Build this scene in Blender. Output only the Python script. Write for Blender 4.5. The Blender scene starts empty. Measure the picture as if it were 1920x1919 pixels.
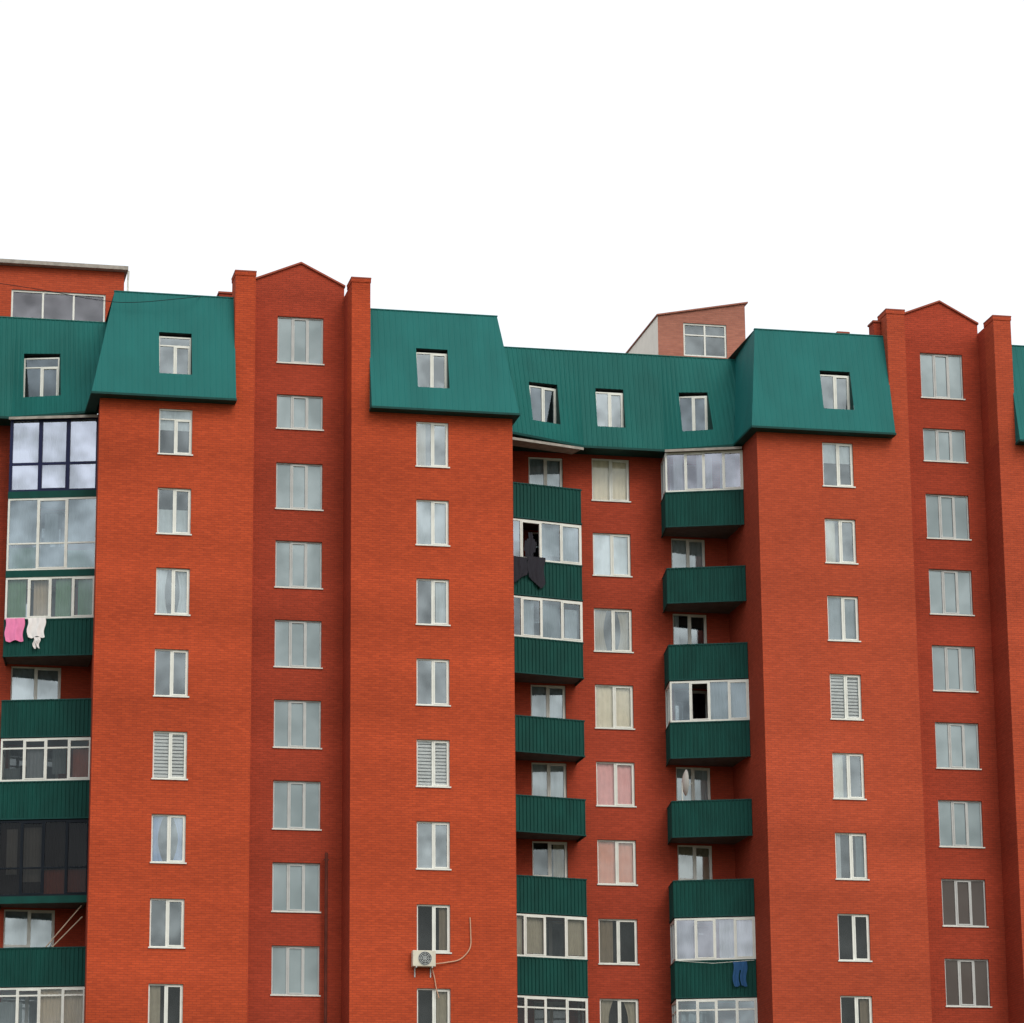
import bpy, math, random
from mathutils import Vector, Matrix
random.seed(7)
sc=bpy.context.scene
ZO=37.5   # height of the local datum above the ground
sc.view_settings.view_transform='Standard'
sc.view_settings.look='None'
sc.view_settings.exposure=0

# ------------------------------------------------------------------ materials
def newmat(name):
    m=bpy.data.materials.new(name); m.use_nodes=True
    nt=m.node_tree; b=nt.nodes['Principled BSDF']
    return m,nt,b
def N(nt,t,**kw):
    n=nt.nodes.new(t)
    for k,v in kw.items(): setattr(n,k,v)
    return n
def plain(name,col,rough=.6,var=.12,scale=3.0,metal=0.0,spec=.3,stretch=(1,1,1),bump=0.0):
    m,nt,b=newmat(name)
    g=N(nt,'ShaderNodeNewGeometry'); mp=N(nt,'ShaderNodeMapping'); mp.inputs['Scale'].default_value=stretch
    nt.links.new(g.outputs['Position'],mp.inputs['Vector'])
    no=N(nt,'ShaderNodeTexNoise'); no.inputs['Scale'].default_value=scale; no.inputs['Detail'].default_value=5
    nt.links.new(mp.outputs[0],no.inputs['Vector'])
    r=N(nt,'ShaderNodeValToRGB'); r.color_ramp.elements[0].position=.3; r.color_ramp.elements[1].position=.7
    r.color_ramp.elements[0].color=(*[c*(1-var) for c in col],1); r.color_ramp.elements[1].color=(*[min(1,c*(1+var)) for c in col],1)
    nt.links.new(no.outputs['Fac'],r.inputs['Fac']); nt.links.new(r.outputs['Color'],b.inputs['Base Color'])
    b.inputs['Roughness'].default_value=rough; b.inputs['Metallic'].default_value=metal
    b.inputs['Specular IOR Level'].default_value=spec
    if bump:
        bp=N(nt,'ShaderNodeBump'); bp.inputs['Strength'].default_value=bump; bp.inputs['Distance'].default_value=.02
        nt.links.new(no.outputs['Fac'],bp.inputs['Height']); nt.links.new(bp.outputs[0],b.inputs['Normal'])
    return m
def brick(name,c1,c2,mortar,amt=1.0):
    m,nt,b=newmat(name); L=nt.links.new
    g=N(nt,'ShaderNodeNewGeometry'); sp=N(nt,'ShaderNodeSeparateXYZ'); L(g.outputs['Position'],sp.inputs[0])
    ad=N(nt,'ShaderNodeMath',operation='ADD'); L(sp.outputs[0],ad.inputs[0]); L(sp.outputs[1],ad.inputs[1])
    cb=N(nt,'ShaderNodeCombineXYZ'); L(ad.outputs[0],cb.inputs[0]); L(sp.outputs[2],cb.inputs[1])
    bt=N(nt,'ShaderNodeTexBrick'); L(cb.outputs[0],bt.inputs['Vector'])
    bt.inputs['Color1'].default_value=(*c1,1); bt.inputs['Color2'].default_value=(*c2,1); bt.inputs['Mortar'].default_value=(*mortar,1)
    bt.inputs['Scale'].default_value=1; bt.inputs['Brick Width'].default_value=.27; bt.inputs['Row Height'].default_value=.084
    bt.inputs['Mortar Size'].default_value=.010; bt.inputs['Mortar Smooth'].default_value=.2; bt.inputs['Bias'].default_value=-.1
    def nz(scale,detail,lo,hi,stretch):
        mp=N(nt,'ShaderNodeMapping'); mp.inputs['Scale'].default_value=stretch; L(cb.outputs[0],mp.inputs['Vector'])
        n1=N(nt,'ShaderNodeTexNoise'); n1.inputs['Scale'].default_value=scale; n1.inputs['Detail'].default_value=detail; L(mp.outputs[0],n1.inputs['Vector'])
        r1=N(nt,'ShaderNodeMapRange'); r1.inputs['From Min'].default_value=.3; r1.inputs['From Max'].default_value=.7
        r1.inputs['To Min'].default_value=lo; r1.inputs['To Max'].default_value=hi; L(n1.outputs['Fac'],r1.inputs['Value']); return r1.outputs[0]
    a1=nz(1,1,.88,1.08,(.03,.55,1))
    a2=nz(.22,5,.91,1.08,(1,1,1))
    a3=nz(1,2,.91,1.09,(3.5,11.4,1))
    m1=N(nt,'ShaderNodeMath',operation='MULTIPLY'); L(a1,m1.inputs[0]); L(a2,m1.inputs[1])
    m2=N(nt,'ShaderNodeMath',operation='MULTIPLY'); L(m1.outputs[0],m2.inputs[0]); L(a3,m2.inputs[1])
    vm=N(nt,'ShaderNodeVectorMath',operation='SCALE'); L(bt.outputs['Color'],vm.inputs[0]); L(m2.outputs[0],vm.inputs['Scale'])
    L(vm.outputs[0],b.inputs['Base Color']); b.inputs['Roughness'].default_value=.9; b.inputs['Specular IOR Level'].default_value=.15
    bp=N(nt,'ShaderNodeBump'); bp.inputs['Strength'].default_value=.5; bp.inputs['Distance'].default_value=.01; bp.invert=True
    L(bt.outputs['Fac'],bp.inputs['Height']); L(bp.outputs[0],b.inputs['Normal'])
    return m
def glass(name,refl,tint=(.8,.92,.97),trans=(.75,.8,.82),rnd=.45,solid=None):
    m=bpy.data.materials.new(name); m.use_nodes=True; nt=m.node_tree; nt.nodes.clear(); L=nt.links.new
    o=N(nt,'ShaderNodeOutputMaterial'); mx=N(nt,'ShaderNodeMixShader'); gl=N(nt,'ShaderNodeBsdfGlossy')
    if solid:
        t=N(nt,'ShaderNodeBsdfDiffuse'); t.inputs['Color'].default_value=(*solid,1)
    else:
        t=N(nt,'ShaderNodeBsdfTransparent'); t.inputs['Color'].default_value=(*trans,1)
    gl.inputs['Color'].default_value=(*tint,1); gl.inputs['Roughness'].default_value=.04
    f=N(nt,'ShaderNodeFresnel'); f.inputs['IOR'].default_value=1.35
    g=N(nt,'ShaderNodeNewGeometry'); no=N(nt,'ShaderNodeTexNoise'); no.inputs['Scale'].default_value=.9; L(g.outputs['Position'],no.inputs['Vector'])
    mr=N(nt,'ShaderNodeMapRange'); mr.inputs['From Min'].default_value=.35; mr.inputs['From Max'].default_value=.65
    mr.inputs['To Min'].default_value=refl*.6; mr.inputs['To Max'].default_value=refl*1.35; L(no.outputs['Fac'],mr.inputs['Value'])  # noise varies the reflection to imitate clouds mirrored in the panes
    oi=N(nt,'ShaderNodeObjectInfo'); rr=N(nt,'ShaderNodeMapRange'); L(oi.outputs['Random'],rr.inputs['Value']); rr.inputs['To Min'].default_value=1-rnd; rr.inputs['To Max'].default_value=1+rnd
    mu=N(nt,'ShaderNodeMath',operation='MULTIPLY'); L(mr.outputs[0],mu.inputs[0]); L(rr.outputs[0],mu.inputs[1])
    ad=N(nt,'ShaderNodeMath',operation='ADD'); L(f.outputs[0],ad.inputs[0]); L(mu.outputs[0],ad.inputs[1])
    L(ad.outputs[0],mx.inputs[0]); L(t.outputs[0],mx.inputs[1]); L(gl.outputs[0],mx.inputs[2]); L(mx.outputs[0],o.inputs[0])
    return m
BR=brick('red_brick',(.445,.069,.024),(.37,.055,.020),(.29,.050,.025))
BRE=brick('hazy_red_brick',(.42,.072,.030),(.36,.059,.025),(.28,.055,.032))  # pinker red: haze over the right-hand blocks put into the colour
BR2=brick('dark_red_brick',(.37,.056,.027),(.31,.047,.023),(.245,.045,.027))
BRP=brick('rooftop_brick',(.36,.15,.105),(.31,.125,.09),(.30,.14,.11))
GR=plain('green_metal_roof',(.007,.118,.112),rough=.6,var=.10,scale=1.2,stretch=(1,1,.3),bump=.08,spec=.15)  # lighter than the panels: sky sheen on the sheets put into the colour
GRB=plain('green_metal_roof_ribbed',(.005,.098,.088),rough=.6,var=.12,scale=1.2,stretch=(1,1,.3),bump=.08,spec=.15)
GP=plain('green_metal_panel',(.003,.052,.043),rough=.6,var=.18,scale=2,stretch=(1,1,.4),spec=.15)  # darker than the roof green: shade on the panels partly put into the colour
GD=plain('dark_green_trim',(.005,.050,.045),rough=.6,spec=.15)
WH=plain('white_plastic',(.64,.66,.62),rough=.4,var=.07)
WG=plain('grey_white_plastic',(.44,.47,.47),rough=.5,var=.08)
NV=plain('navy_frame',(.006,.010,.05),rough=.4,var=.1,spec=.2)
DF=plain('dark_frame',(.008,.012,.018),rough=.5,var=.1,spec=.1)
DK=plain('dark_interior',(.055,.060,.065),rough=.9,var=.2)
CO=plain('weathered_concrete',(.30,.28,.25),rough=.9,var=.25,scale=4,bump=.3)
CT=plain('trim_metal',(.26,.055,.028),rough=.7,var=.15)
PL=plain('pale_plaster',(.80,.76,.68),rough=.8,var=.05)
RF=plain('roof_felt_soffit_shade',(.10,.09,.085),rough=.9,var=.2)
GLC=glass('window_glass',.18,tint=(.76,.90,.98))
GLS=glass('stair_glass',.10,tint=(.78,.92,.97),rnd=.3,solid=(.15,.20,.215))  # grey-teal base holds the sky reflected in the stair panes
GLD=glass('dim_reflection_glass',.015,trans=(.6,.6,.6))  # weak reflection on lower floors stands in for dark surroundings mirrored there
GLN=glass('dark_reflection_stair_glass',.02,tint=(.8,.8,.8),rnd=.3,solid=(.055,.045,.04))  # brown base holds the dark surroundings reflected in the low stair panes
GLK=glass('clear_window_glass',.06,trans=(.95,.95,.95))
GLB=glass('bright_window_glass',.42,tint=(.80,.86,1),rnd=.1)
GLM=glass('lilac_window_glass',.24,tint=(.80,.84,.95),rnd=.1)
GLP=glass('rooftop_window_glass',.10,tint=(.80,.84,.95),rnd=.1)
GLX=glass('tinted_window_glass',.004,tint=(.6,.65,.7),trans=(.34,.31,.28),rnd=.2)
SB=plain('stair_interior',(.20,.27,.28),rough=.9,var=.06,scale=.5)
CUR={}
def curmat(k,c):
    CUR[k]=plain('fabric_'+k,c,rough=.9,var=.06,scale=5); return CUR[k]
for k,c in dict(white=(.55,.58,.58),cream=(.62,.57,.44),pink=(.66,.34,.33),salmon=(.55,.25,.17),beige=(.42,.35,.25),blue=(.22,.32,.55),green=(.12,.24,.14),dark=(.008,.009,.014),hotpink=(.75,.22,.42),denim=(.02,.08,.20),brown=(.045,.035,.03),rust=(.42,.11,.045),grey=(.34,.38,.40),slate=(.16,.20,.21),towel=(.75,.74,.74),charcoal=(.022,.022,.030)).items(): curmat(k,c)

# ------------------------------------------------------------------ mesh helper
WL={}
class M:
    def __init__(s): s.v=[];s.f=[];s.m=[]
    def q(s,pts,mi=0):
        i=len(s.v); s.v+= [tuple(p) for p in pts]; s.f.append(tuple(range(i,i+len(pts)))); s.m.append(mi)
    def box(s,x0,x1,y0,y1,z0,z1,mi=0):
        i=len(s.v); s.v+=[(x0,y0,z0),(x1,y0,z0),(x1,y1,z0),(x0,y1,z0),(x0,y0,z1),(x1,y0,z1),(x1,y1,z1),(x0,y1,z1)]
        for f in ((0,3,2,1),(4,5,6,7),(0,1,5,4),(1,2,6,5),(2,3,7,6),(3,0,4,7)): s.f.append(tuple(i+k for k in f)); s.m.append(mi)
    def pbox(s,p,q,th,z0,z1,mi=0,d0=0.0):
        p=Vector(p);q=Vector(q);t=(q-p).normalized();n=Vector((-t.y,t.x))
        a=p+n*d0;b=q+n*d0;c=q+n*(d0+th);d=p+n*(d0+th)
        i=len(s.v)
        for z in (z0,z1): s.v+=[(a.x,a.y,z),(b.x,b.y,z),(c.x,c.y,z),(d.x,d.y,z)]
        for f in ((0,3,2,1),(4,5,6,7),(0,1,5,4),(1,2,6,5),(2,3,7,6),(3,0,4,7)): s.f.append(tuple(i+k for k in f)); s.m.append(mi)
    def tube(s,pts,r,mi=0,n=8):
        pts=[Vector(p) for p in pts]; i0=len(s.v)
        for k,p in enumerate(pts):
            d=(pts[min(k+1,len(pts)-1)]-pts[max(k-1,0)]).normalized()
            a=d.cross(Vector((.3,.9,.1))).normalized(); b=d.cross(a)
            for j in range(n):
                an=2*math.pi*j/n; s.v.append(tuple(p+a*math.cos(an)*r+b*math.sin(an)*r))
        for k in range(len(pts)-1):
            for j in range(n):
                s.f.append((i0+k*n+j,i0+k*n+(j+1)%n,i0+(k+1)*n+(j+1)%n,i0+(k+1)*n+j)); s.m.append(mi)
        s.f.append(tuple(range(i0,i0+n))[::-1]); s.m.append(mi)
        e=i0+(len(pts)-1)*n; s.f.append(tuple(range(e,e+n))); s.m.append(mi)
    def mesh(s,name,mats,org=(0,0,0)):
        me=bpy.data.meshes.new(name); me.from_pydata([(x-org[0],y-org[1],z-org[2]) for x,y,z in s.v],[],s.f)
        for m in mats: me.materials.append(m)
        me.polygons.foreach_set('material_index',s.m); me.update(); return me
    def obj(s,name,mats,parent=None,label=None,**kw):
        xs=[v[0] for v in s.v];ys=[v[1] for v in s.v];zs=[v[2] for v in s.v]
        org=((min(xs)+max(xs))/2,(min(ys)+max(ys))/2,min(zs))
        return place(name,s.mesh(name,mats,org),org,parent,label=label,**kw)
def place(name,data,org,parent=None,rot=0,label=None,**kw):
    o=bpy.data.objects.new(name,data); sc.collection.objects.link(o)
    w=Vector((org[0],org[1],org[2]+ZO))
    WL[o.name]=(w,rot)
    if parent:
        pw,pr=WL[parent.name]; o.parent=parent
        o.location=Matrix.Rotation(-pr,3,'Z')@(w-pw); o.rotation_euler=(0,0,rot-pr)
    else: o.location=w; o.rotation_euler=(0,0,rot)
    if label: o['label']=label
    for k,v in kw.items(): o[k]=v
    return o
def thing(o,label,cat,group=None):
    o['label']=label;o['category']=cat
    if group: o['group']=group
    return o

BLD=place('apartment_building',None,(10,4,-ZO))
thing(BLD,'tall orange-red brick apartment block with green metal mansard roofs and balconies','apartment building')

# ------------------------------------------------------------------ walls
def wall(p,q,z0,z1,holes=(),mat=BR,inner=DK,label=None,name='wall',parent=BLD,top=None,extra=None,rev=.17,deep=.8):
    p=Vector(p);q=Vector(q);Ln=(q-p).length;t=(q-p)/Ln;n=Vector((-t.y,t.x))
    m=M()
    def P(s,z,d=0): 
        a=p+t*s+n*d; return (a.x,a.y,z)
    hs=[tuple(h) for h in holes]
    ss=sorted(set([0,Ln]+[h[0] for h in hs]+[h[1] for h in hs])); zs=sorted(set([z0,z1]+[h[2] for h in hs]+[h[3] for h in hs]))
    for a,b in zip(ss,ss[1:]):
        for c,d in zip(zs,zs[1:]):
            sm,zm=(a+b)/2,(c+d)/2
            if any(h[0]<sm<h[1] and h[2]<zm<h[3] for h in hs): continue
            m.q([P(a,c),P(b,c),P(b,d),P(a,d)])
    for xa,xb,za,zb in hs:
        for d0,d1,mi in ((0,rev,0),(rev,deep,1)):
            m.q([P(xa,za,d0),P(xa,za,d1),P(xa,zb,d1),P(xa,zb,d0)],mi)
            m.q([P(xb,za,d0),P(xb,zb,d0),P(xb,zb,d1),P(xb,za,d1)],mi)
            m.q([P(xa,zb,d0),P(xa,zb,d1),P(xb,zb,d1),P(xb,zb,d0)],mi)
            m.q([P(xa,za,d0),P(xb,za,d0),P(xb,za,d1),P(xa,za,d1)],mi)
        m.q([P(xa,za,deep),P(xb,za,deep),P(xb,zb,deep),P(xa,zb,deep)],1)
    if top: m.q([P(s,z) for s,z in top])
    if extra: extra(m)
    return m.obj(name,[mat,inner],parent,label=label)

# ------------------------------------------------------------------ windows
cache={}
def getm(key,fn):
    if key not in cache: cache[key]=fn()
    return cache[key]
def frame_mesh(w,h,kind,fm):
    m=M(); a=w/2; f=.055
    y0,y1=.09,.16
    m.box(-a,-a+f,y0,y1,0,h);m.box(a-f,a,y0,y1,0,h);m.box(-a+f,a-f,y0,y1,0,f);m.box(-a+f,a-f,y0,y1,h-f,h)
    def sash(x0,x1,z0=f,z1=h-f,t=.045,yy=.075):
        m.box(x0,x0+t,yy,y1-.01,z0,z1);m.box(x1-t,x1,yy,y1-.01,z0,z1);m.box(x0+t,x1-t,yy,y1-.01,z0,z0+t);m.box(x0+t,x1-t,yy,y1-.01,z1-t,z1)
    if kind=='2':
        m.box(-.04,.04,y0+.002,y1-.002,f,h-f); sash(.04,a-f)
    elif kind=='3':
        x=w*.17
        m.box(-x-.035,-x+.03,y0+.002,y1-.002,f,h-f);m.box(x-.03,x+.035,y0+.002,y1-.002,f,h-f); sash(-x+.03,x-.03)
    elif kind=='d':
        m.box(-.06,.02,y0+.002,y1-.002,f,h-f); sash(.02,a-f); m.box(-a+f,-.06,y0+.004,y1-.004,.95,1.03)
    elif kind=='t':
        m.box(-.04,.04,y0+.002,y1-.002,f,h*.76); m.box(-a+f,a-f,y0+.002,y1-.002,h*.76,h*.76+.05); sash(.04,a-f,f,h*.76)
    return m.mesh('window',[fm])
def glass_mesh(w,h,gm):
    m=M(); a=w/2-.03; m.q([(-a,.125,.03),(a,.125,.03),(a,.125,h-.03),(-a,.125,h-.03)]); return m.mesh('window_glass',[gm])
def sill_mesh(w):
    m=M(); m.box(-w/2-.04,w/2+.04,-.05,.10,-.035,.012); return m.mesh('window_sill',[WH])
def curtain_mesh(w,h,style,col,seed):
    rnd=random.Random(seed); m=M(); a=w/2-.02; Y=.20
    def drape(x0,x1,z0,z1,gather=0):
        n=max(6,int((x1-x0)/.035)); rows=8; i=len(m.v); amp=.012 if x1-x0>w*.8 else .02
        for r in range(rows+1):
            fz=r/rows; z=z0+(z1-z0)*fz
            g=1-gather*math.sin(math.pi*min(1,(1-fz)*1.0))*.6
            for k in range(n+1):
                u=k/n
                xc=x0 if x0<-a*.5 else x1
                x=x0+(x1-x0)*u
                x=xc+(x-xc)*g
                m.v.append((x,Y+amp*math.sin(k*1.1+.4*math.sin(r))+.003*rnd.random(),z))
        for r in range(rows):
            for k in range(n):
                b=i+r*(n+1)+k; m.f.append((b,b+1,b+n+2,b+n+1)); m.m.append(0)
    if style=='side':
        g=rnd.uniform(.3,.9); drape(-a,-a*.25,0,h,g); drape(a*.25,a,0,h,g)
    elif style=='left': drape(-a,-a*rnd.uniform(.2,.6),0,h)
    elif style=='right': drape(a*rnd.uniform(.1,.4),a,0,h)
    elif style=='full': drape(-a,a,0,h)
    elif style=='low': drape(-a,a,0,h*.55)
    elif style=='halftop': drape(-a,a,h*.55,h)
    elif style=='blind':
        z=h-.05
        while z>.05:
            m.box(-a,a,Y-.03,Y+.01,z-.085,z); z-=.125
    return m.mesh('curtain',[CUR[col]])
wc=[0]
def window(x,y,z,w,h,kind='2',gm=GLC,fm=WH,cur=None,rot=0,sill=True,label=None):
    wc[0]+=1
    o=place('window',getm(('f',w,h,kind,fm.name),lambda:frame_mesh(w,h,kind,fm)),(x,y,z),BLD,rot=rot,label=label)
    place('window_glass',getm(('g',w,h,gm.name),lambda:glass_mesh(w,h,gm)),(x,y,z),o,rot=rot)
    if sill: place('window_sill',getm(('s',w),lambda:sill_mesh(w)),(x,y,z),o,rot=rot)
    for c in (cur if isinstance(cur,list) else [cur] if cur else []):
        place('curtain',curtain_mesh(w,h,c[0],c[1],wc[0]),(x,y,z),o,rot=rot)
    return o

HB=1.73
rowsz=[-3*i for i in range(8)]
def hole(x,w,zt,h,x0): return (x-w/2-x0,x+w/2-x0,zt-h,zt)
AX,CX,EX=0.0,9.544,25.233
xA0,xA1=-2.78,2.88; xC0,xC1=6.5,12.58; xE0,xE1=22.05,28.1; xG0=31.72
xL=-2.50
ZB=-ZO-.1
W1=1.22
for X,x0,x1,mt_,curs in ((AX,xA0,xA1,BR,[('halftop','white'),('low','white'),('side','white'),None,('blind','white'),('side','blue'),None,('left','cream')]),
                (CX,xC0,xC1,BR,[('left','beige'),('full','grey'),('right','white'),None,('blind','white'),None,('right','beige'),('right','cream')]),
                (EX,xE0,xE1,BRE,[('halftop','white'),('left','cream'),('full','grey'),('blind','white'),('left','cream'),[('left','white'),('right','slate')],None,('right','beige')])):
    wall((x0,0),(x1,0),ZB,.42,[hole(X,W1,z,HB,x0) for z in rowsz],mat=mt_,label='projecting brick wall with a column of windows')
    for i,z in enumerate(rowsz):
        dim = (i>=6 and X!=AX) or i==7
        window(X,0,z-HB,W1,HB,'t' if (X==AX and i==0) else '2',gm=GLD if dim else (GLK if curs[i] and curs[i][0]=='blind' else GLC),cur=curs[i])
wall((xG0,0),(42,0),ZB,.42,mat=BRE)
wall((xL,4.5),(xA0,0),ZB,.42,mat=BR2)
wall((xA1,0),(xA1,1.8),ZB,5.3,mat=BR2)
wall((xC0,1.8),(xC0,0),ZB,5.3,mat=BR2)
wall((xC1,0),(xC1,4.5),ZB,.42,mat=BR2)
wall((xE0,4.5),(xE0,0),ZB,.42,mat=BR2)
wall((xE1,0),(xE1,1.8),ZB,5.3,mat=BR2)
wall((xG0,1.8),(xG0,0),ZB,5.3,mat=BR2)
wall((42,0),(42,16),ZB,4.3)
wall((42,16),(-12,16),ZB,4.3)
wall((-12,16),(-12,4.5),ZB,4.3)
# stair towers
st=[(4.39,1.83),(1.32,1.33)]+[(-1.33-3*i,1.78) for i in range(7)]
for x0,x1,X in ((xA1,xC0,4.84),(xE1,xG0,30.17)):
    def ext(m,x0=x0,x1=x1,X=X):
        for xx in (x0,x1): m.q([(xx,1.8,5.3),(xx,8,5.3),(xx,8,5.68),(xx,1.8,5.68)]); m.q([(xx,1.8,4),(xx,8,4),(xx,8,5.3),(xx,1.8,5.3)])
        m.q([(x0,8,4),(x1,8,4),(x1,8,5.68),(X,8,6.5),(x0,8,5.68)])
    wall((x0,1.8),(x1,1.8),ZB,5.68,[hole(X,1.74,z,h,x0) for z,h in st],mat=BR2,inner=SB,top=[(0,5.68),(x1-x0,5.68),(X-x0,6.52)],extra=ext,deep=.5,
         label='recessed brick stair tower wall ending in a small gable')
    for i,(z,h) in enumerate(st):
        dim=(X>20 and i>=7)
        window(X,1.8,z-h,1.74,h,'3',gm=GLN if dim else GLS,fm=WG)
    m=M()
    for a,b in (((x0-.03,5.66),(X,6.5)),((X,6.5),(x1+.03,5.66))):
        d=.07; i=len(m.v)
        m.v+=[(a[0],1.72,a[1]),(b[0],1.72,b[1]),(b[0],8.05,b[1]),(a[0],8.05,a[1]),(a[0],1.72,a[1]+d),(b[0],1.72,b[1]+d),(b[0],8.05,b[1]+d),(a[0],8.05,a[1]+d)]
        for f in ((0,3,2,1),(4,5,6,7),(0,1,5,4),(1,2,6,5),(2,3,7,6),(3,0,4,7)): m.f.append(tuple(i+k for k in f)); m.m.append(0)
    m.obj('gable_roof',[CT],BLD)
for x0,x1,mm in ((2.13,xA1+.004,BR),(xC0-.004,7.20,BR),(27.38,xE1+.004,BRE),(xG0-.004,32.43,BRE)):
    m=M(); m.box(x0,x1,-.004,1.0,.35,5.30); m.box(x0-.02,x1+.02,-.03,1.03,5.30,5.44); m.box(x0-.03,x1+.03,-.04,1.04,5.44,5.49,1)
    m.obj('pillar',[mm,CT],BLD,label='brick pier rising above the roof edge')

# recess D and left bay walls
YD=4.5
dz=[.22-2.99*i for i in range(8)]
Hd=1.70
doorz=[.15-3*i for i in range(8)]
hD=[hole(17.43,1.5,z,Hd,xC1) for z in dz]+[hole(14.85,1.36,z,2.3,xC1) for z in doorz]+[hole(20.48,1.36,z,2.3,xC1) for z in doorz]
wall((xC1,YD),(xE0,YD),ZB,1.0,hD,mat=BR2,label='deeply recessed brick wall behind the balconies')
dc=[('full','cream'),('full','white'),('side','beige'),('full','cream'),('full','pink'),('full','salmon'),('left','beige'),('side','cream')]
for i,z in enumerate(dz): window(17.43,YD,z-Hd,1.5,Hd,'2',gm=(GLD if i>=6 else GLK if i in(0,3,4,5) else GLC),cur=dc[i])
lc=[('full','grey'),('full','dark'),('full','grey'),('full','grey'),('full','white'),('right','beige'),('full','grey'),('full','grey')]  # pale full curtains added to brighten door panes; near-black one darkens the opening
rc=[('full','grey'),('full','white'),('left','white'),('full','dark'),('full','white'),('full','beige'),('full','grey'),('full','grey')]  # pale sheets added to lift the panes, near-black one put behind the opening
for i,z in enumerate(doorz):
    window(14.85,YD,z-2.3,1.36,2.3,'d',gm=GLC,cur=lc[i],sill=False)
    window(20.48,YD,z-2.3,1.36,2.3,'d',gm=GLC,cur=rc[i],sill=False)
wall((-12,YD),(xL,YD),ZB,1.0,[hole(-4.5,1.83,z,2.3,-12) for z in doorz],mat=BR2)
for i,z in enumerate(doorz): window(-4.5,YD,z-2.3,1.83,2.3,'d',gm=GLC,cur=('full','grey'),sill=False)  # grey curtains added to lift the brightness of these door panes

# ------------------------------------------------------------------ mansard sheets
PROF=((0,0),(.62,0),(.70,1),(.92,1),(1.0,0))
def sheet(m,P,s0,s1,pitch,dep,vmax=lambda s:1,brk=(),holes=(),mi=0,nv=1):
    n=max(1,round((s1-s0)/pitch)); pt=(s1-s0)/n
    def off(s):
        fr=((s-s0)/pt)%1.0
        for (a,o),(b,p) in zip(PROF,PROF[1:]):
            if a<=fr<=b: return dep*(o+(p-o)*(fr-a)/(b-a) if b>a else o)
        return 0
    br=set(brk)
    for k in range(n):
        for a,_ in PROF[:-1]: br.add(s0+(k+a)*pt)
    br.add(s1)
    for h in holes: br.add(h[0]);br.add(h[1])
    br=sorted(b for b in br if s0-1e-6<=b<=s1+1e-6)
    for a,b in zip(br,br[1:]):
        if b-a<1e-5: continue
        mid=(a+b)/2; segs=[(0,1)]
        for h in holes:
            if h[0]<mid<h[1]:
                ns=[]
                for c,d in segs:
                    if h[2]>c: ns.append((c,min(d,h[2])))
                    if h[3]<d: ns.append((max(c,h[3]),d))
                segs=ns
        for c,d in segs:
            da,db=min(d,vmax(a)),min(d,vmax(b))
            if max(da,db)-c<1e-4: continue
            da=max(da,c);db=max(db,c)
            oa,ob=off(a+1e-7),off(b-1e-7)
            m.q([P(a,c,oa),P(b,c,ob),P(b,db,ob),P(a,da,oa)],mi)
def cut_window(m,P,h,kind,zlo,zhi,cur=None,gm=GLC,w=None,back=.10,shadow_gap=.13):
    s0,s1,v0,v1=h
    a0=Vector(P(s0,v0,0));b0=Vector(P(s1,v0,0));b1=Vector(P(s1,v1,0));a1=Vector(P(s0,v1,0))
    t=((b1-a1)+(b0-a0)); t.z=0; t.normalize(); n=Vector((-t.y,t.x,0))
    c=(a0+b0+a1+b1)/4
    d=max((p-c).dot(n) for p in (a0,b0,a1,b1))+back
    w=w or round((b0-a0).length,3)
    c2=c+n*d; c2.x=c.x
    H=zhi-zlo
    ctr=Vector((c2.x,c2.y,0))
    A0=ctr-t*w/2+Vector((0,0,zlo));B0=ctr+t*w/2+Vector((0,0,zlo));B1=ctr+t*w/2+Vector((0,0,zhi));A1=ctr-t*w/2+Vector((0,0,zhi))
    for p,q,r,s in ((a0,b0,B0,A0),(b0,b1,B1,B0),(b1,a1,A1,B1),(a1,a0,A0,A1)): m.q([p,q,r,s],1)
    I=[p+n*.6 for p in (A0,B0,B1,A1)]
    O=[A0,B0,B1,A1]
    for k in range(4): m.q([O[k],O[(k+1)%4],I[(k+1)%4],I[k]],2)
    m.q(I,2)
    rot=math.atan2(t.y,t.x)
    f=ctr-n*.09
    window(f.x,f.y,zlo,w,round(H-shadow_gap,3),kind,gm=gm,cur=cur,rot=rot,sill=True)  # frame stops short; dark strip above stands in for the lintel shadow
zb,ztA,ztD=.33,4.50,4.36
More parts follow.
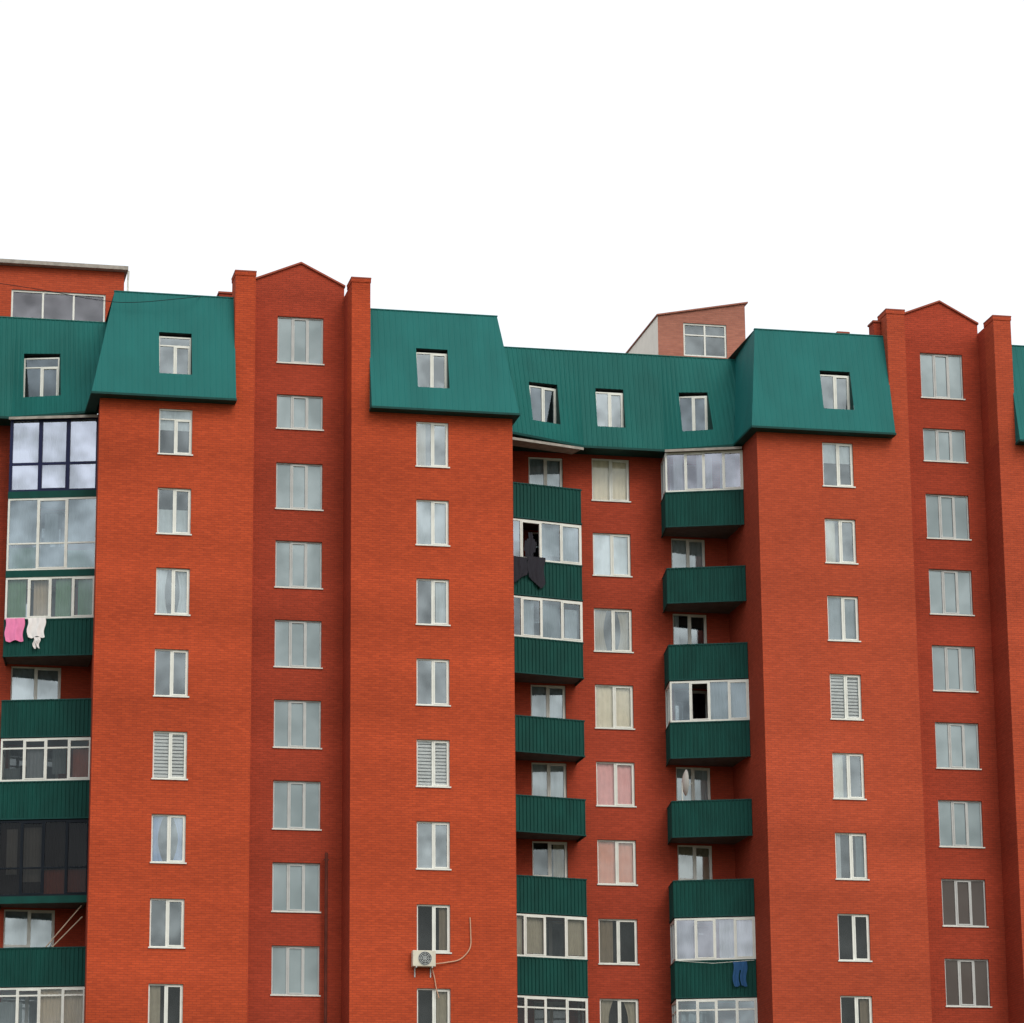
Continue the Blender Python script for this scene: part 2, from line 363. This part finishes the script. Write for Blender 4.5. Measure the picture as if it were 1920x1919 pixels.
def block_mansard(x0b,x1b,x0t,x1t,X,zt,hasL,hasR,wallx,win=True,cur=None,kind='2',zz_=(1.25,2.88)):
    m=M(); yb,yt=-.5,.5
    def P(s,v,o): return (s,yb+(yt-yb)*v-o,zb+(zt-zb)*v)
    def vm(s):
        r=1
        if x0t>x0b: r=min(r,(s-x0b)/(x0t-x0b))
        if x1t<x1b: r=min(r,(x1b-s)/(x1b-x1t))
        return max(r,0)
    hs=[]
    if win:
        zl,zh=zz_
        h=(X-.60,X+.60,(zl-zb)/(zt-zb),(zh-zb)/(zt-zb)); hs=[h]
        cut_window(m,P,h,kind,zl,zh,cur=cur,w=1.2)
    sheet(m,P,x0b,x1b,.22,.007,vm,(x0t,x1t),hs)
    def hip(xb,xt,xt2,sg):
        def H(s,v,o):
            y0=-.5+v*1.0; y1=2.25+v*1.85
            y=y0+(y1-y0)*s/3.0
            x=xb+(xt+(xt2-xt)*s/3.0-xb)*v
            return (x+sg*o,y,zb+(zt-zb)*v)
        sheet(m,H,0,3.0,.22,.007)
    if hasL: hip(x0b,x0t,x0t+.25,-1)
    else: m.q([(x0b,yb,zb),(x0b,.05,zb),(x0b,yt,zt)])
    if hasR: hip(x1b,x1t,x1t+.1,1)
    else: m.q([(x1b,yb,zb),(x1b,.05,zb),(x1b,yt,zt)])
    m.box(x0b-.02,x1b+.02,yb-.045,.02,zb-.06,zb+.02,1)
    if hasL: m.box(x0b-.02,wallx[0]+.02,.02,2.3,zb-.06,zb+.02,1)
    if hasR: m.box(wallx[1]-.02,x1b+.02,.02,2.3,zb-.06,zb+.02,1)
    m.box(x0t-.02,x1t+.02,yt-.03,yt+.1,zt-.01,zt+.03,0)
    m.q([(x0t,yt,zt),(x1t,yt,zt),(x1t+.1,16,zt),(x0t,16,zt)],3)
    m.obj('mansard_roof',[GR,GD,DK,RF],BLD,label='steep green metal mansard with one window')
block_mansard(-3.13,2.15,-2.29,2.15,-.06,ztA+.05,True,False,(xA0,xA1),kind='t',zz_=(1.25,2.95))
block_mansard(7.18,12.75,7.18,12.13,9.55,4.43,False,True,(xC0,xC1),kind='2')
block_mansard(21.72,27.40,22.23,27.40,25.25,4.52,True,False,(xE0,xE1),kind='2')
block_mansard(32.40,42,32.40,42,36,4.45,False,False,(xG0,42),win=False)
def bay_mansard(secs,zt,soffit,deck):
    m=M()
    for (b0,b1,t0,t1,win) in secs:
        Lb=((b1[0]-b0[0])**2+(b1[1]-b0[1])**2)**.5
        def P(s,v,o,b0=b0,b1=b1,t0=t0,t1=t1,Lb=Lb):
            u=s/Lb
            x=(b0[0]+(b1[0]-b0[0])*u)*(1-v)+(t0[0]+(t1[0]-t0[0])*u)*v
            y=(b0[1]+(b1[1]-b0[1])*u)*(1-v)+(t0[1]+(t1[1]-t0[1])*u)*v
            return (x,y-o,zb+(zt-zb)*v)
        hs=[]
        if win:
            xa,xb,zl,zh,kind=win; va,vb=(zl-zb)/(zt-zb),(zh-zb)/(zt-zb); vm_=(va+vb)/2
            def inv(x): 
                a=b0[0]*(1-vm_)+t0[0]*vm_; b=b1[0]*(1-vm_)+t1[0]*vm_
                return (x-a)/(b-a)*Lb
            h=(inv(xa),inv(xb),va,vb); hs=[h]
            cut_window(m,P,h,kind,zl,zh,w=round(xb-xa,2),back=.06)
        sheet(m,P,0,Lb,.2,.016,holes=hs)
        m.pbox(b0,b1,.16,zb-.07,zb+.02,1,d0=-.04)
        m.pbox(t0,t1,.12,zt-.01,zt+.03,0,d0=-.03)
    m.q([(x,y,zb+.01) for x,y in soffit],1)
    m.q([(x,y,zt) for x,y in deck],3)
    m.obj('mansard_roof',[GRB,GD,DK,RF],BLD,label='lower green ribbed mansard above the recessed bay')
bay_mansard([((12.2,1.58),(16.1,3.3),(12.2,4),(16.1,4),(13.96,15.13,1.08,2.82,'2')),
             ((16.1,3.3),(19.3,3.3),(16.1,4),(19.3,4),(16.68,17.8,1.2,2.82,'2')),
             ((19.3,3.3),(22.45,1.75),(19.3,4),(22.45,4),(19.98,21.1,1.08,2.78,'2'))],ztD,
            [(12.5,1.8),(16.1,3.3),(19.3,3.3),(22.1,2.0),(22.1,4.6),(12.5,4.6)],[(12.2,4),(22.5,4),(22.5,16),(12.2,16)])
bay_mansard([((-12,3.3),(-5.75,3.3),(-12,4),(-5.75,4),None),
             ((-5.75,3.3),(-2.2,1.64),(-5.75,4),(-2.2,4),(-5.34,-4.0,1.12,2.95,'t'))],ztD+.08,
            [(-12,3.3),(-5.75,3.3),(-2.66,2.0),(-2.66,4.6),(-12,4.6)],[(-12,4),(-2.2,4),(-2.2,16),(-12,16)])

# ------------------------------------------------------------------ penthouses
def win_simple(m,x0,x1,z0,z1,y,nx,tr=None,fi=2,gi=3):
    f=.07; m.q([(x0,y+.05,z0),(x1,y+.05,z0),(x1,y+.05,z1),(x0,y+.05,z1)],gi)
    m.box(x0,x1,y,y+.08,z0,z0+f,fi);m.box(x0,x1,y,y+.08,z1-f,z1,fi)
    for k in range(nx+1):
        x=x0+(x1-x0-f)*k/nx; m.box(x,x+f,y+.002,y+.078,z0+f,z1-f,fi)
    if tr: m.box(x0+f,x1-f,y+.004,y+.076,tr,tr+.05,fi)
def penthouse(x0,x1,y0,y1,zl,zr,wx,wz,nx,tr,side,slab,face,gmat,slabm):
    m=M()
    zb0=4.2
    a,b=wx;c,d=wz
    def zt(x): return zl+(zr-zl)*(x-x0)/(x1-x0)
    m.q([(x0,y0,zb0),(a,y0,zb0),(a,y0,zt(a)),(x0,y0,zt(x0))]); m.q([(b,y0,zb0),(x1,y0,zb0),(x1,y0,zt(x1)),(b,y0,zt(b))])
    m.q([(a,y0,zb0),(b,y0,zb0),(b,y0,c),(a,y0,c)]); m.q([(a,y0,d),(b,y0,d),(b,y0,zt(b)),(a,y0,zt(a))])
    for p,q in (((a,c),(b,c)),((b,c),(b,d)),((b,d),(a,d)),((a,d),(a,c))):
        m.q([(p[0],y0,p[1]),(q[0],y0,q[1]),(q[0],y0+.7,q[1]),(p[0],y0+.7,p[1])],2)
    m.q([(a,y0+.7,c),(b,y0+.7,c),(b,y0+.7,d),(a,y0+.7,d)],2)
    m.q([(x0,y0,zb0),(x0,y1,zb0),(x0,y1,zt(x0)),(x0,y0,zt(x0))],1); m.q([(x1,y0,zb0),(x1,y1,zb0),(x1,y1,zt(x1)),(x1,y0,zt(x1))],1)
    m.q([(x0,y1,zb0),(x1,y1,zb0),(x1,y1,zt(x1)),(x0,y1,zt(x0))],1)
    o=m.obj('penthouse',[face,side,DK],BLD,label='brick rooftop room with a wide white window')
    m=M(); e=slab; t=.06 if e<.3 else .15
    i=len(m.v)
    for dz_ in (0,t):
        m.v+=[(x0-.05,y0-e,zt(x0)+dz_),(x1+.12,y0-e,zt(x1)+dz_),(x1+.12,y1+.1,zt(x1)+dz_),(x0-.05,y1+.1,zt(x0)+dz_)]
    for f in ((0,3,2,1),(4,5,6,7),(0,1,5,4),(1,2,6,5),(2,3,7,6),(3,0,4,7)): m.f.append(tuple(i+k for k in f)); m.m.append(0)
    m.obj('penthouse_roof',[slabm],o)
    m=M(); win_simple(m,a,b,c,d,y0+.05,nx,tr,0,1); m.obj('penthouse_window',[WH,gmat],o)
penthouse(19.83,23.45,6,12,6.68,7.42,(20.88,22.66),(5.08,6.46),2,5.95,PL,.08,BRP,GLC,BRP)
penthouse(-12,-1.5,5.3,12,6.95,6.95,(-5.78,-2.2),(4.85,6.0),3,None,BR,.32,BRE,GLP,CO)
m=M(); m.tube([(-1.36,5.2,4.5),(-1.36,5.2,6.6),(-1.36,5.1,6.95)],.045); m.obj('downpipe',[WH],BLD)
for x,y,z,w_ in ((2.05,2.2,5.28,.25),(26.9,4,5.72,.22),(27.22,.7,5.15,.14)):
    m=M(); m.box(x-w_,x+w_,y,y+.6,4.3,z); m.box(x-w_-.04,x+w_+.04,y-.05,y+.65,z,z+.07,1); m.obj('chimney',[BR2,CT],BLD)

# ------------------------------------------------------------------ balconies
def balcony(front,side,k,mode,glassm=GLC,fm=WH,panes=4,transom=None,full=False,label=None,ztop=None,curt=(),taper=0.0,fw_=.065):
    p,q=front; z0=-2.85-3*k; z1=-1.5-3*k; zc=z0+3.0 if ztop is None else ztop
    pb=(p[0]+(taper if side=='L' else 0),YD-.01)
    m=M(); m.q([(p[0],p[1],z0+.06),(q[0],q[1],z0+.06),(q[0],YD-.01,z0+.06),(pb[0],pb[1],z0+.06)],1)  # underside in the dark felt colour: slab shadow put into the colour
    m.q([(p[0],p[1],z0+.24),(q[0],q[1],z0+.24),(q[0],YD-.01,z0+.24),(pb[0],pb[1],z0+.24)])
    m.pbox(p,q,.1,z0+.061,z0+.239,0,d0=.02)
    b=m.obj('balcony',[CO,RF],BLD,label=label)
    if not full:
        m=M()
        segs=[(p,q)]
        if side=='L': segs.append((pb,p))
        if side=='R': segs.append((q,(q[0],YD)))
        for a,c in segs:
            av=Vector(a);cv=Vector(c);L_=(cv-av).length;t=(cv-av)/L_;n=Vector((-t.y,t.x))
            def P(s,v,o):
                w=av+t*s-n*o; return (w.x,w.y,z0+(z1-z0)*v)
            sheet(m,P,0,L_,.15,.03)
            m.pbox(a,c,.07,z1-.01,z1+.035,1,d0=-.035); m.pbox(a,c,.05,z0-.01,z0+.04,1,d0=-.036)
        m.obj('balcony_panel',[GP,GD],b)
    else:
        m=M(); m.pbox(p,q,.08,z0-.04,z0+.22,0,d0=-.02)
        if side=='L': m.pbox(pb,p,.08,z0-.04,z0+.22,0,d0=-.021)
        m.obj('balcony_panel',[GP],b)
    if mode:
        g0=(z0+.22) if full else z1+.035; g1=zc-.04
        m=M(); gl=M()
        segs=[(p,q,panes)]
        if side=='L': segs.append((pb,p,2))
        if side=='R': segs.append((q,(q[0],YD),2))
        for a,c,n in segs:
            av=Vector(a);cv=Vector(c);L_=(cv-av).length;t=(cv-av)/L_
            m.pbox(a,c,.07,g0,g0+.07);m.pbox(a,c,.07,g1-.07,g1)
            w=fw_
            for i in range(n+1):
                s=(L_-w)*i/n; x=av+t*s; y=x+t*w
                m.pbox(x,y,.066,g0+.07,g1-.07,d0=.002)
                if i<n and (i%2==1):
                    x2=y;y2=av+t*((L_-w)*(i+1)/n)
                    m.pbox(x2,x2+t*.04,.07,g0+.07,g1-.07,d0=-.012); m.pbox(y2-t*.04,y2,.07,g0+.07,g1-.07,d0=-.012)
                    m.pbox(x2+t*.04,y2-t*.04,.07,g1-.115,g1-.07,d0=-.012); m.pbox(x2+t*.04,y2-t*.04,.07,g0+.07,g0+.11,d0=-.012)
            if transom: m.pbox(a,c,.06,g0+(g1-g0)*transom,g0+(g1-g0)*transom+fw_*.9,d0=.004)
            nn=Vector((-t.y,t.x))*.035
            for i in range(n):
                if mode=='open' and i==1 and n==panes: continue
                xa=av+t*((L_-w)*i/n+w)+nn; xb=av+t*((L_-w)*(i+1)/n)+nn
                gl.q([(xa.x,xa.y,g0+.05),(xb.x,xb.y,g0+.05),(xb.x,xb.y,g1-.05),(xa.x,xa.y,g1-.05)])
        m.obj('balcony_glazing',[fm],b); gl.obj('balcony_glass',[glassm],b)
        for ci,(col,parts) in enumerate(curt):
            m=M(); av=Vector(p);cv=Vector(q);L_=(cv-av).length;t=(cv-av)/L_;n2=Vector((-t.y,t.x))
            for (u0,u1,zz0,zz1) in parts:
                kk=max(3,int((u1-u0)*L_/.06))
                for i in range(kk):
                    s0=L_*(u0+(u1-u0)*i/kk);s1=L_*(u0+(u1-u0)*(i+1)/kk)
                    e=av+t*s0+n2*(.14+.1*ci+.03*(i%2));f=av+t*s1+n2*(.14+.1*ci+.03*((i+1)%2))
                    za=g0+(g1-g0)*zz0;zd=g0+(g1-g0)*zz1
                    m.q([(e.x,e.y,za),(f.x,f.y,za),(f.x,f.y,zd),(e.x,e.y,zd)])
            m.obj('curtain',[CUR[col]],b)
    return b
FL=((xC1,2.38),(15.9,3.1)); FR=((19.22,2.95),(xE0-.005,2.0)); FF=((-5.80,3.0),(-2.60,2.10))
lab_o='green ribbed metal balcony, open above the parapet'; lab_g='green ribbed metal balcony closed in with white-framed glazing'
gm_={0:None,1:'open',2:'g',3:None,4:None,5:None,6:'g',7:'g'}
for k in range(8):
    md=gm_[k]
    balcony(FL,'R',k,md,panes=4,glassm=GLC if k<6 else GLD,transom=.72 if k==7 else None,label=lab_g if md else lab_o,
        curt=[('cream',[(0.02,.24,0,1),(.27,.5,.1,1),(.76,.98,.1,1)])] if k==6 else [('grey',[(.78,.98,0,1)]),('slate',[(.5,.75,.2,.9)])] if k==1 else [('grey',[(.3,.42,0,1),(.8,.95,0,.8)]),('slate',[(.5,.75,0,.9)])] if k==2 else ())
gr={0:'g',1:None,2:None,3:'open',4:None,5:None,6:'g',7:'g'}
for k in range(8):
    md=gr[k]
    balcony(FR,'L',k,md,panes=4,glassm=GLM if k in(0,6) else GLC,transom=.72 if k==7 else None,label=lab_g if md else lab_o,
        curt=[('grey',[(.5,.98,0,1)])] if k==3 else [('white',[(.55,.98,0,.95)]),('grey',[(.0,.22,0,1)])] if k==6 else [('grey',[(.1,.22,0,1),(.4,.6,.1,1)]),('slate',[(.7,.9,0,.8)])] if k==0 else (),taper=.22)
balcony(FF,'L',0,'g',GLB,NV,3,transom=.36,full=True,ztop=.2,label='balcony glazed floor to ceiling in dark blue frames',taper=.2,fw_=.11,curt=[('white',[(.0,1,0,1)])])
balcony(FF,'L',1,'g',GLC,WH,3,transom=.36,full=True,label='balcony glazed floor to ceiling in white frames',curt=[('green',[(0,.35,0,.33),(.66,.98,0,.28)]),('slate',[(.36,.64,0,.34),(.4,.55,.4,.8)]),('grey',[(0,.3,.4,1),(.66,1,.4,1)])],taper=.2)  # green and grey sheets stand in for reflections in the panes
balcony(FF,'L',2,'g',GLK,WH,4,label=lab_g,curt=[('green',[(.02,.22,0,1),(.55,.72,0,1),(.8,.97,0,1)]),('beige',[(.30,.46,0,1)])],taper=.2)
balcony(FF,'L',3,None,label=lab_o,taper=.2)
balcony(FF,'L',4,'g',GLD,WH,4,transom=.75,label=lab_g,taper=.2,curt=[('grey',[(.28,.46,0,.8)]),('rust',[(.78,.97,0,.75)]),('slate',[(.02,.2,0,.35),(.55,.7,.2,.8)])])
balcony(FF,'L',5,'g',GLX,DF,4,transom=.36,full=True,label='balcony glazed floor to ceiling in dark frames',taper=.2,
        curt=[('rust',[(.50,1,0,.35)]),('grey',[(.26,.48,.2,.92),(.08,.2,.3,.9)]),('brown',[(0,1,0,1)])])  # full-width brown sheet is a dark backing added behind the glass
balcony(FF,'L',6,None,label=lab_o,taper=.2)
balcony(FF,'L',7,'g',GLK,WH,4,transom=.8,label=lab_g,curt=[('beige',[(.5,.98,0,1)]),('slate',[(0,.3,0,.7)])],taper=.2)
def awning(p,q,z):
    m=M(); m.pbox(p,q,.9,z,z+.05,0,d0=-.12); m.pbox((p[0],p[1]),(q[0],q[1]),.04,z-.05,z,0,d0=-.12)
    m.obj('awning',[CO],BLD)
awning((12.62,1.95),(15.95,3.0),.10); awning((19.2,2.86),(22.0,1.9),.14); awning((-5.85,2.9),(-2.66,2.0),.14)

# ------------------------------------------------------------------ small things
def cloth(front,u,w,z,h,col,name,label,cat,legs=False,depth=-.12,jac=False,rag=0,fold=True):
    p,q=Vector(front[0]),Vector(front[1]);L_=(q-p).length;t=(q-p)/L_;n=Vector((-t.y,t.x))
    m=M(); nx,nz=18,14
    def out(fx,fz):
        if legs and fz>.35 and .44<fx<.56: return False
        if jac:
            if fz<.22 and (fx<.34 or fx>.66): return False
            if fz<.27 and (fx<.16 or fx>.84): return False
            if fz>.62 and (fx<.12 or fx>.86): return False
        return True
    i=len(m.v)
    for r in range(nz+1):
        for k in range(nx+1):
            fx,fz=k/nx,r/nz
            hem=1-(.16*(1+math.sin(fx*5+rag)) if rag else 0)
            s=u*L_+ (fx-.5)*w*(1-.08*fz)+.03*math.sin(fz*7+rag)
            d=depth-.03*math.sin(fx*11+fz*2)*(0.3+fz)-.01*math.sin(fx*23)
            a=p+t*s+n*d
            m.v.append((a.x,a.y,z-h*fz*hem-(.03*math.sin(fx*9)*fz)))
    for r in range(nz):
        for k in range(nx):
            if out((k+.5)/nx,(r+.5)/nz):
                b=i+r*(nx+1)+k; m.f.append((b,b+1,b+nx+2,b+nx+1)); m.m.append(0)
    if fold:
        for k in range(nx):
            a=m.v[i+k];b=m.v[i+k+1]
            m.q([a,b,(b[0]+n.x*.12,b[1]+n.y*.12,b[2]+.03),(a[0]+n.x*.12,a[1]+n.y*.12,a[2]+.03)])
    o=m.obj(name,[CUR[col]]); return thing(o,label,cat)
def zz(k): return -1.5-3*k
cloth(FF,.12,.70,zz(2)+.05,.85,'hotpink','towel','pink towel hanging over the balcony parapet to dry','towel')
cloth(FF,.36,.66,zz(2)+.05,.72,'towel','towel','white towel hanging beside a pink one on the balcony','towel')
cloth(FF,.37,.24,zz(2)-.68,.4,'towel','sock','pair of white socks drying below the towel','socks',legs=True,depth=-.16,fold=False)
cloth(FL,.42,.75,zz(1)+.16,1.2,'charcoal','jacket','dark jacket hung over the green balcony to dry','jacket',rag=1.3)
cloth(FL,.20,.80,zz(1)+.10,1.0,'charcoal','sweater','dark sweater hung over the green balcony','sweater',rag=3.1,depth=-.15)
cloth(FL,.38,.52,zz(1)+1.15,1.15,'charcoal','coat','dark coat hanging in the open window of a glazed balcony','coat',jac=True,depth=.10,fold=False)
cloth(FR,.80,.52,zz(6)-.06,.9,'denim','jeans','blue jeans hanging on the green balcony parapet','trousers',legs=True)
m=M(); m.tube([(19.3,2.82,zz(6)+.02),(20.5,2.40,zz(6)-.1),(21.95,1.9,zz(6)-.02)],.008); thing(m.obj('clothes_line',[WH]),'thin clothes line strung along a green balcony','clothes line')
WD=plain('pale_wood',(.40,.32,.24))
for (a,b) in (((-4.15,2.75,-19.6),(-2.80,2.5,-17.95)),((-3.95,2.72,-19.6),(-2.76,2.5,-18.35))):
    m=M(); m.tube([a,b],.022); thing(m.obj('wooden_pole',[WD]),'thin pale pole leaning inside an open green balcony','pole','poles leaning on the balcony')
# air conditioner
m=M(); x0,x1,z0,z1=8.72,9.55,-20.27,-19.70; m.box(x0,x1,-.36,-.06,z0,z1)
ac=m.obj('air_conditioner',[plain('aged_white_metal',(.55,.53,.44),rough=.5,var=.08)]); bv=ac.modifiers.new('b','BEVEL'); bv.width=.02; bv.segments=2
thing(ac,'white outdoor air conditioner unit bolted to the brick wall','air conditioner')
m=M(); cx,cz=9.16,(z0+z1)/2
for r in (.07,.13,.19,.24):
    m.tube([(cx+r*math.cos(a*math.pi/12),-.375,cz+r*math.sin(a*math.pi/12)) for a in range(25)],.009,n=5)
for a in range(4): 
    c,s=math.cos(a*math.pi/4),math.sin(a*math.pi/4); m.tube([(cx-.24*c,-.378,cz-.24*s),(cx+.24*c,-.378,cz+.24*s)],.008,n=5)
m.obj('fan_grille',[WG],ac)
m=M(); m.v+=[(cx+.23*math.cos(a*math.pi/12),-.363,cz+.23*math.sin(a*math.pi/12)) for a in range(24)]; m.f.append(tuple(range(24)));m.m.append(0)
m.obj('fan_opening',[DK],ac)
m=M()
for x in (8.85,9.42): m.box(x-.02,x+.02,-.38,0,z0-.045,z0); m.box(x-.02,x+.02,-.04,0,z0-.35,z0-.045)
m.obj('bracket',[WG],ac)
def spline(pts,n=8):
    out=[]; P=[Vector(p) for p in pts]; P=[P[0]]+P+[P[-1]]
    for i in range(1,len(P)-2):
        for k in range(n):
            t=k/n; a,b,c,d=P[i-1],P[i],P[i+1],P[i+2]
            out.append(.5*((2*b)+(c-a)*t+(2*a-5*b+4*c-d)*t*t+(3*b-a-3*c+d)*t**3))
    out.append(P[-2]); return out
m=M(); m.tube(spline([(9.55,-.15,-20.15),(10.0,-.08,-20.08),(10.5,-.05,-19.95),(10.85,-.05,-19.55),(10.88,-.05,-19.0),(10.86,-.05,-18.45)]),.022)
m.tube(spline([(9.45,-.1,-20.27),(9.55,-.06,-20.6),(9.62,-.06,-21.0),(9.72,-.05,-21.35)]),.02)
m.obj('refrigerant_pipe',[plain('pipe_wrap',(.50,.30,.20))],ac)
m=M(); m.tube([(5.88,1.45,-ZO),(5.88,1.45,-28),(5.88,1.45,-16.0)],.06,n=10); m.tube([(5.78,1.45,-16.25),(5.98,1.45,-16.25)],.03)
m.tube([(5.88,1.45,-20),(5.88,1.8,-20)],.02);m.tube([(5.88,1.45,-30),(5.88,1.8,-30)],.02)
thing(m.obj('vent_pipe',[plain('rust',(.10,.022,.014),rough=.8,var=.3)]),'thin rusty iron pipe standing against the stair tower wall','pipe')
m=M(); nr,na=5,20; c=Vector((19.62,2.95,zz(4)+.75))
for r in range(nr+1):
    for a in range(na):
        rr=.42*r/nr; an=2*math.pi*a/na
        m.v.append((c.x+.15*(rr/.42)**2,c.y+rr*math.cos(an),c.z+rr*1.2*math.sin(an)))
for r in range(nr):
    for a in range(na): m.f.append((r*na+a,r*na+(a+1)%na,(r+1)*na+(a+1)%na,(r+1)*na+a)); m.m.append(0)
m.tube([(c.x,c.y,c.z),(c.x,c.y,c.z-.75)],.025); m.tube([(c.x,c.y,c.z-.3),(c.x+.4,c.y,c.z)],.012)
thing(m.obj('satellite_dish',[WH]),'white satellite dish seen edge-on above a green balcony','satellite dish')
m=M(); m.tube(spline([(-14,1.5,5.6),(-6,.5,4.55),(-3,.1,4.05),(-1.6,.0,4.0),(.3,-.1,4.25),(.9,.5,4.55)],10),.012)
thing(m.obj('overhead_cable',[CUR['dark']]),'thin black cable sagging across the green mansard roof','cable')

# ------------------------------------------------------------------ ground
m=M(); m.q([(-3000,-3000,-ZO),(3000,-3000,-ZO),(3000,3000,-ZO),(-3000,3000,-ZO)])
g=m.obj('ground',[plain('dry_grass',(.09,.10,.05),rough=.95,var=.3,scale=.6,bump=.3)]); g['kind']='structure'
m=M(); m.q([(-200,-26,-ZO+.004),(200,-26,-ZO+.004),(200,-14,-ZO+.004),(-200,-14,-ZO+.004)])
g=m.obj('road',[plain('asphalt',(.05,.05,.052),rough=.9,var=.2,scale=2)]); g['kind']='structure'
m=M(); m.box(-200,200,-14,-12,-ZO,-ZO+.13)
g=m.obj('pavement',[CO]); g['kind']='structure'

# ------------------------------------------------------------------ light
w=bpy.data.worlds.new('World'); sc.world=w; w.use_nodes=True; nt=w.node_tree; nt.nodes.clear()
az=math.radians(15)
el=math.radians(40)
sd=Vector((math.sin(az)*math.cos(el),-math.cos(az)*math.cos(el),math.sin(el)))
sk=N(nt,'ShaderNodeTexSky',sky_type='NISHITA'); sk.sun_disc=False; sk.sun_elevation=el; sk.sun_rotation=math.atan2(sd.x,sd.y); sk.dust_density=4
b1=N(nt,'ShaderNodeBackground'); b1.inputs['Strength'].default_value=.05; nt.links.new(sk.outputs[0],b1.inputs[0])
b2=N(nt,'ShaderNodeBackground'); b2.inputs['Strength'].default_value=.97
tc=N(nt,'ShaderNodeTexCoord'); no=N(nt,'ShaderNodeTexNoise'); no.inputs['Scale'].default_value=1.5; nt.links.new(tc.outputs['Generated'],no.inputs['Vector'])
rp=N(nt,'ShaderNodeValToRGB'); rp.color_ramp.elements[0].color=(.96,.97,.97,1); rp.color_ramp.elements[1].color=(1,1,.99,1); nt.links.new(no.outputs['Fac'],rp.inputs[0]); nt.links.new(rp.outputs[0],b2.inputs[0])
ad=N(nt,'ShaderNodeAddShader'); ow=N(nt,'ShaderNodeOutputWorld'); nt.links.new(b1.outputs[0],ad.inputs[0]); nt.links.new(b2.outputs[0],ad.inputs[1]); nt.links.new(ad.outputs[0],ow.inputs[0])
sl=bpy.data.lights.new('sun','SUN'); sl.energy=1.3; sl.angle=math.radians(30); sl.color=(1,.95,.87)
so=bpy.data.objects.new('sun',sl); sc.collection.objects.link(so); so.rotation_euler=(-sd).to_track_quat('-Z','Y').to_euler()

# ------------------------------------------------------------------ camera
cx,cy,cz,ya,pi_,ro,f=-13.14908,-120.26277,-35.90564,.21043,.25914,-.00866,6432.56
fw=Vector((math.sin(ya)*math.cos(pi_),math.cos(ya)*math.cos(pi_),math.sin(pi_)))
rt=Vector((math.cos(ya),-math.sin(ya),0)); up=rt.cross(fw)
r2=rt*math.cos(ro)+up*math.sin(ro); u2=up*math.cos(ro)-rt*math.sin(ro)
cd=bpy.data.cameras.new('camera'); cam=bpy.data.objects.new('camera',cd); sc.collection.objects.link(cam); sc.camera=cam
cd.sensor_width=36; cd.lens=f/1920*36; cd.clip_end=6000; cd.clip_start=.5
mt=Matrix((r2,u2,-fw)).transposed().to_4x4(); mt.translation=Vector((cx,cy,cz+ZO)); cam.matrix_world=mt
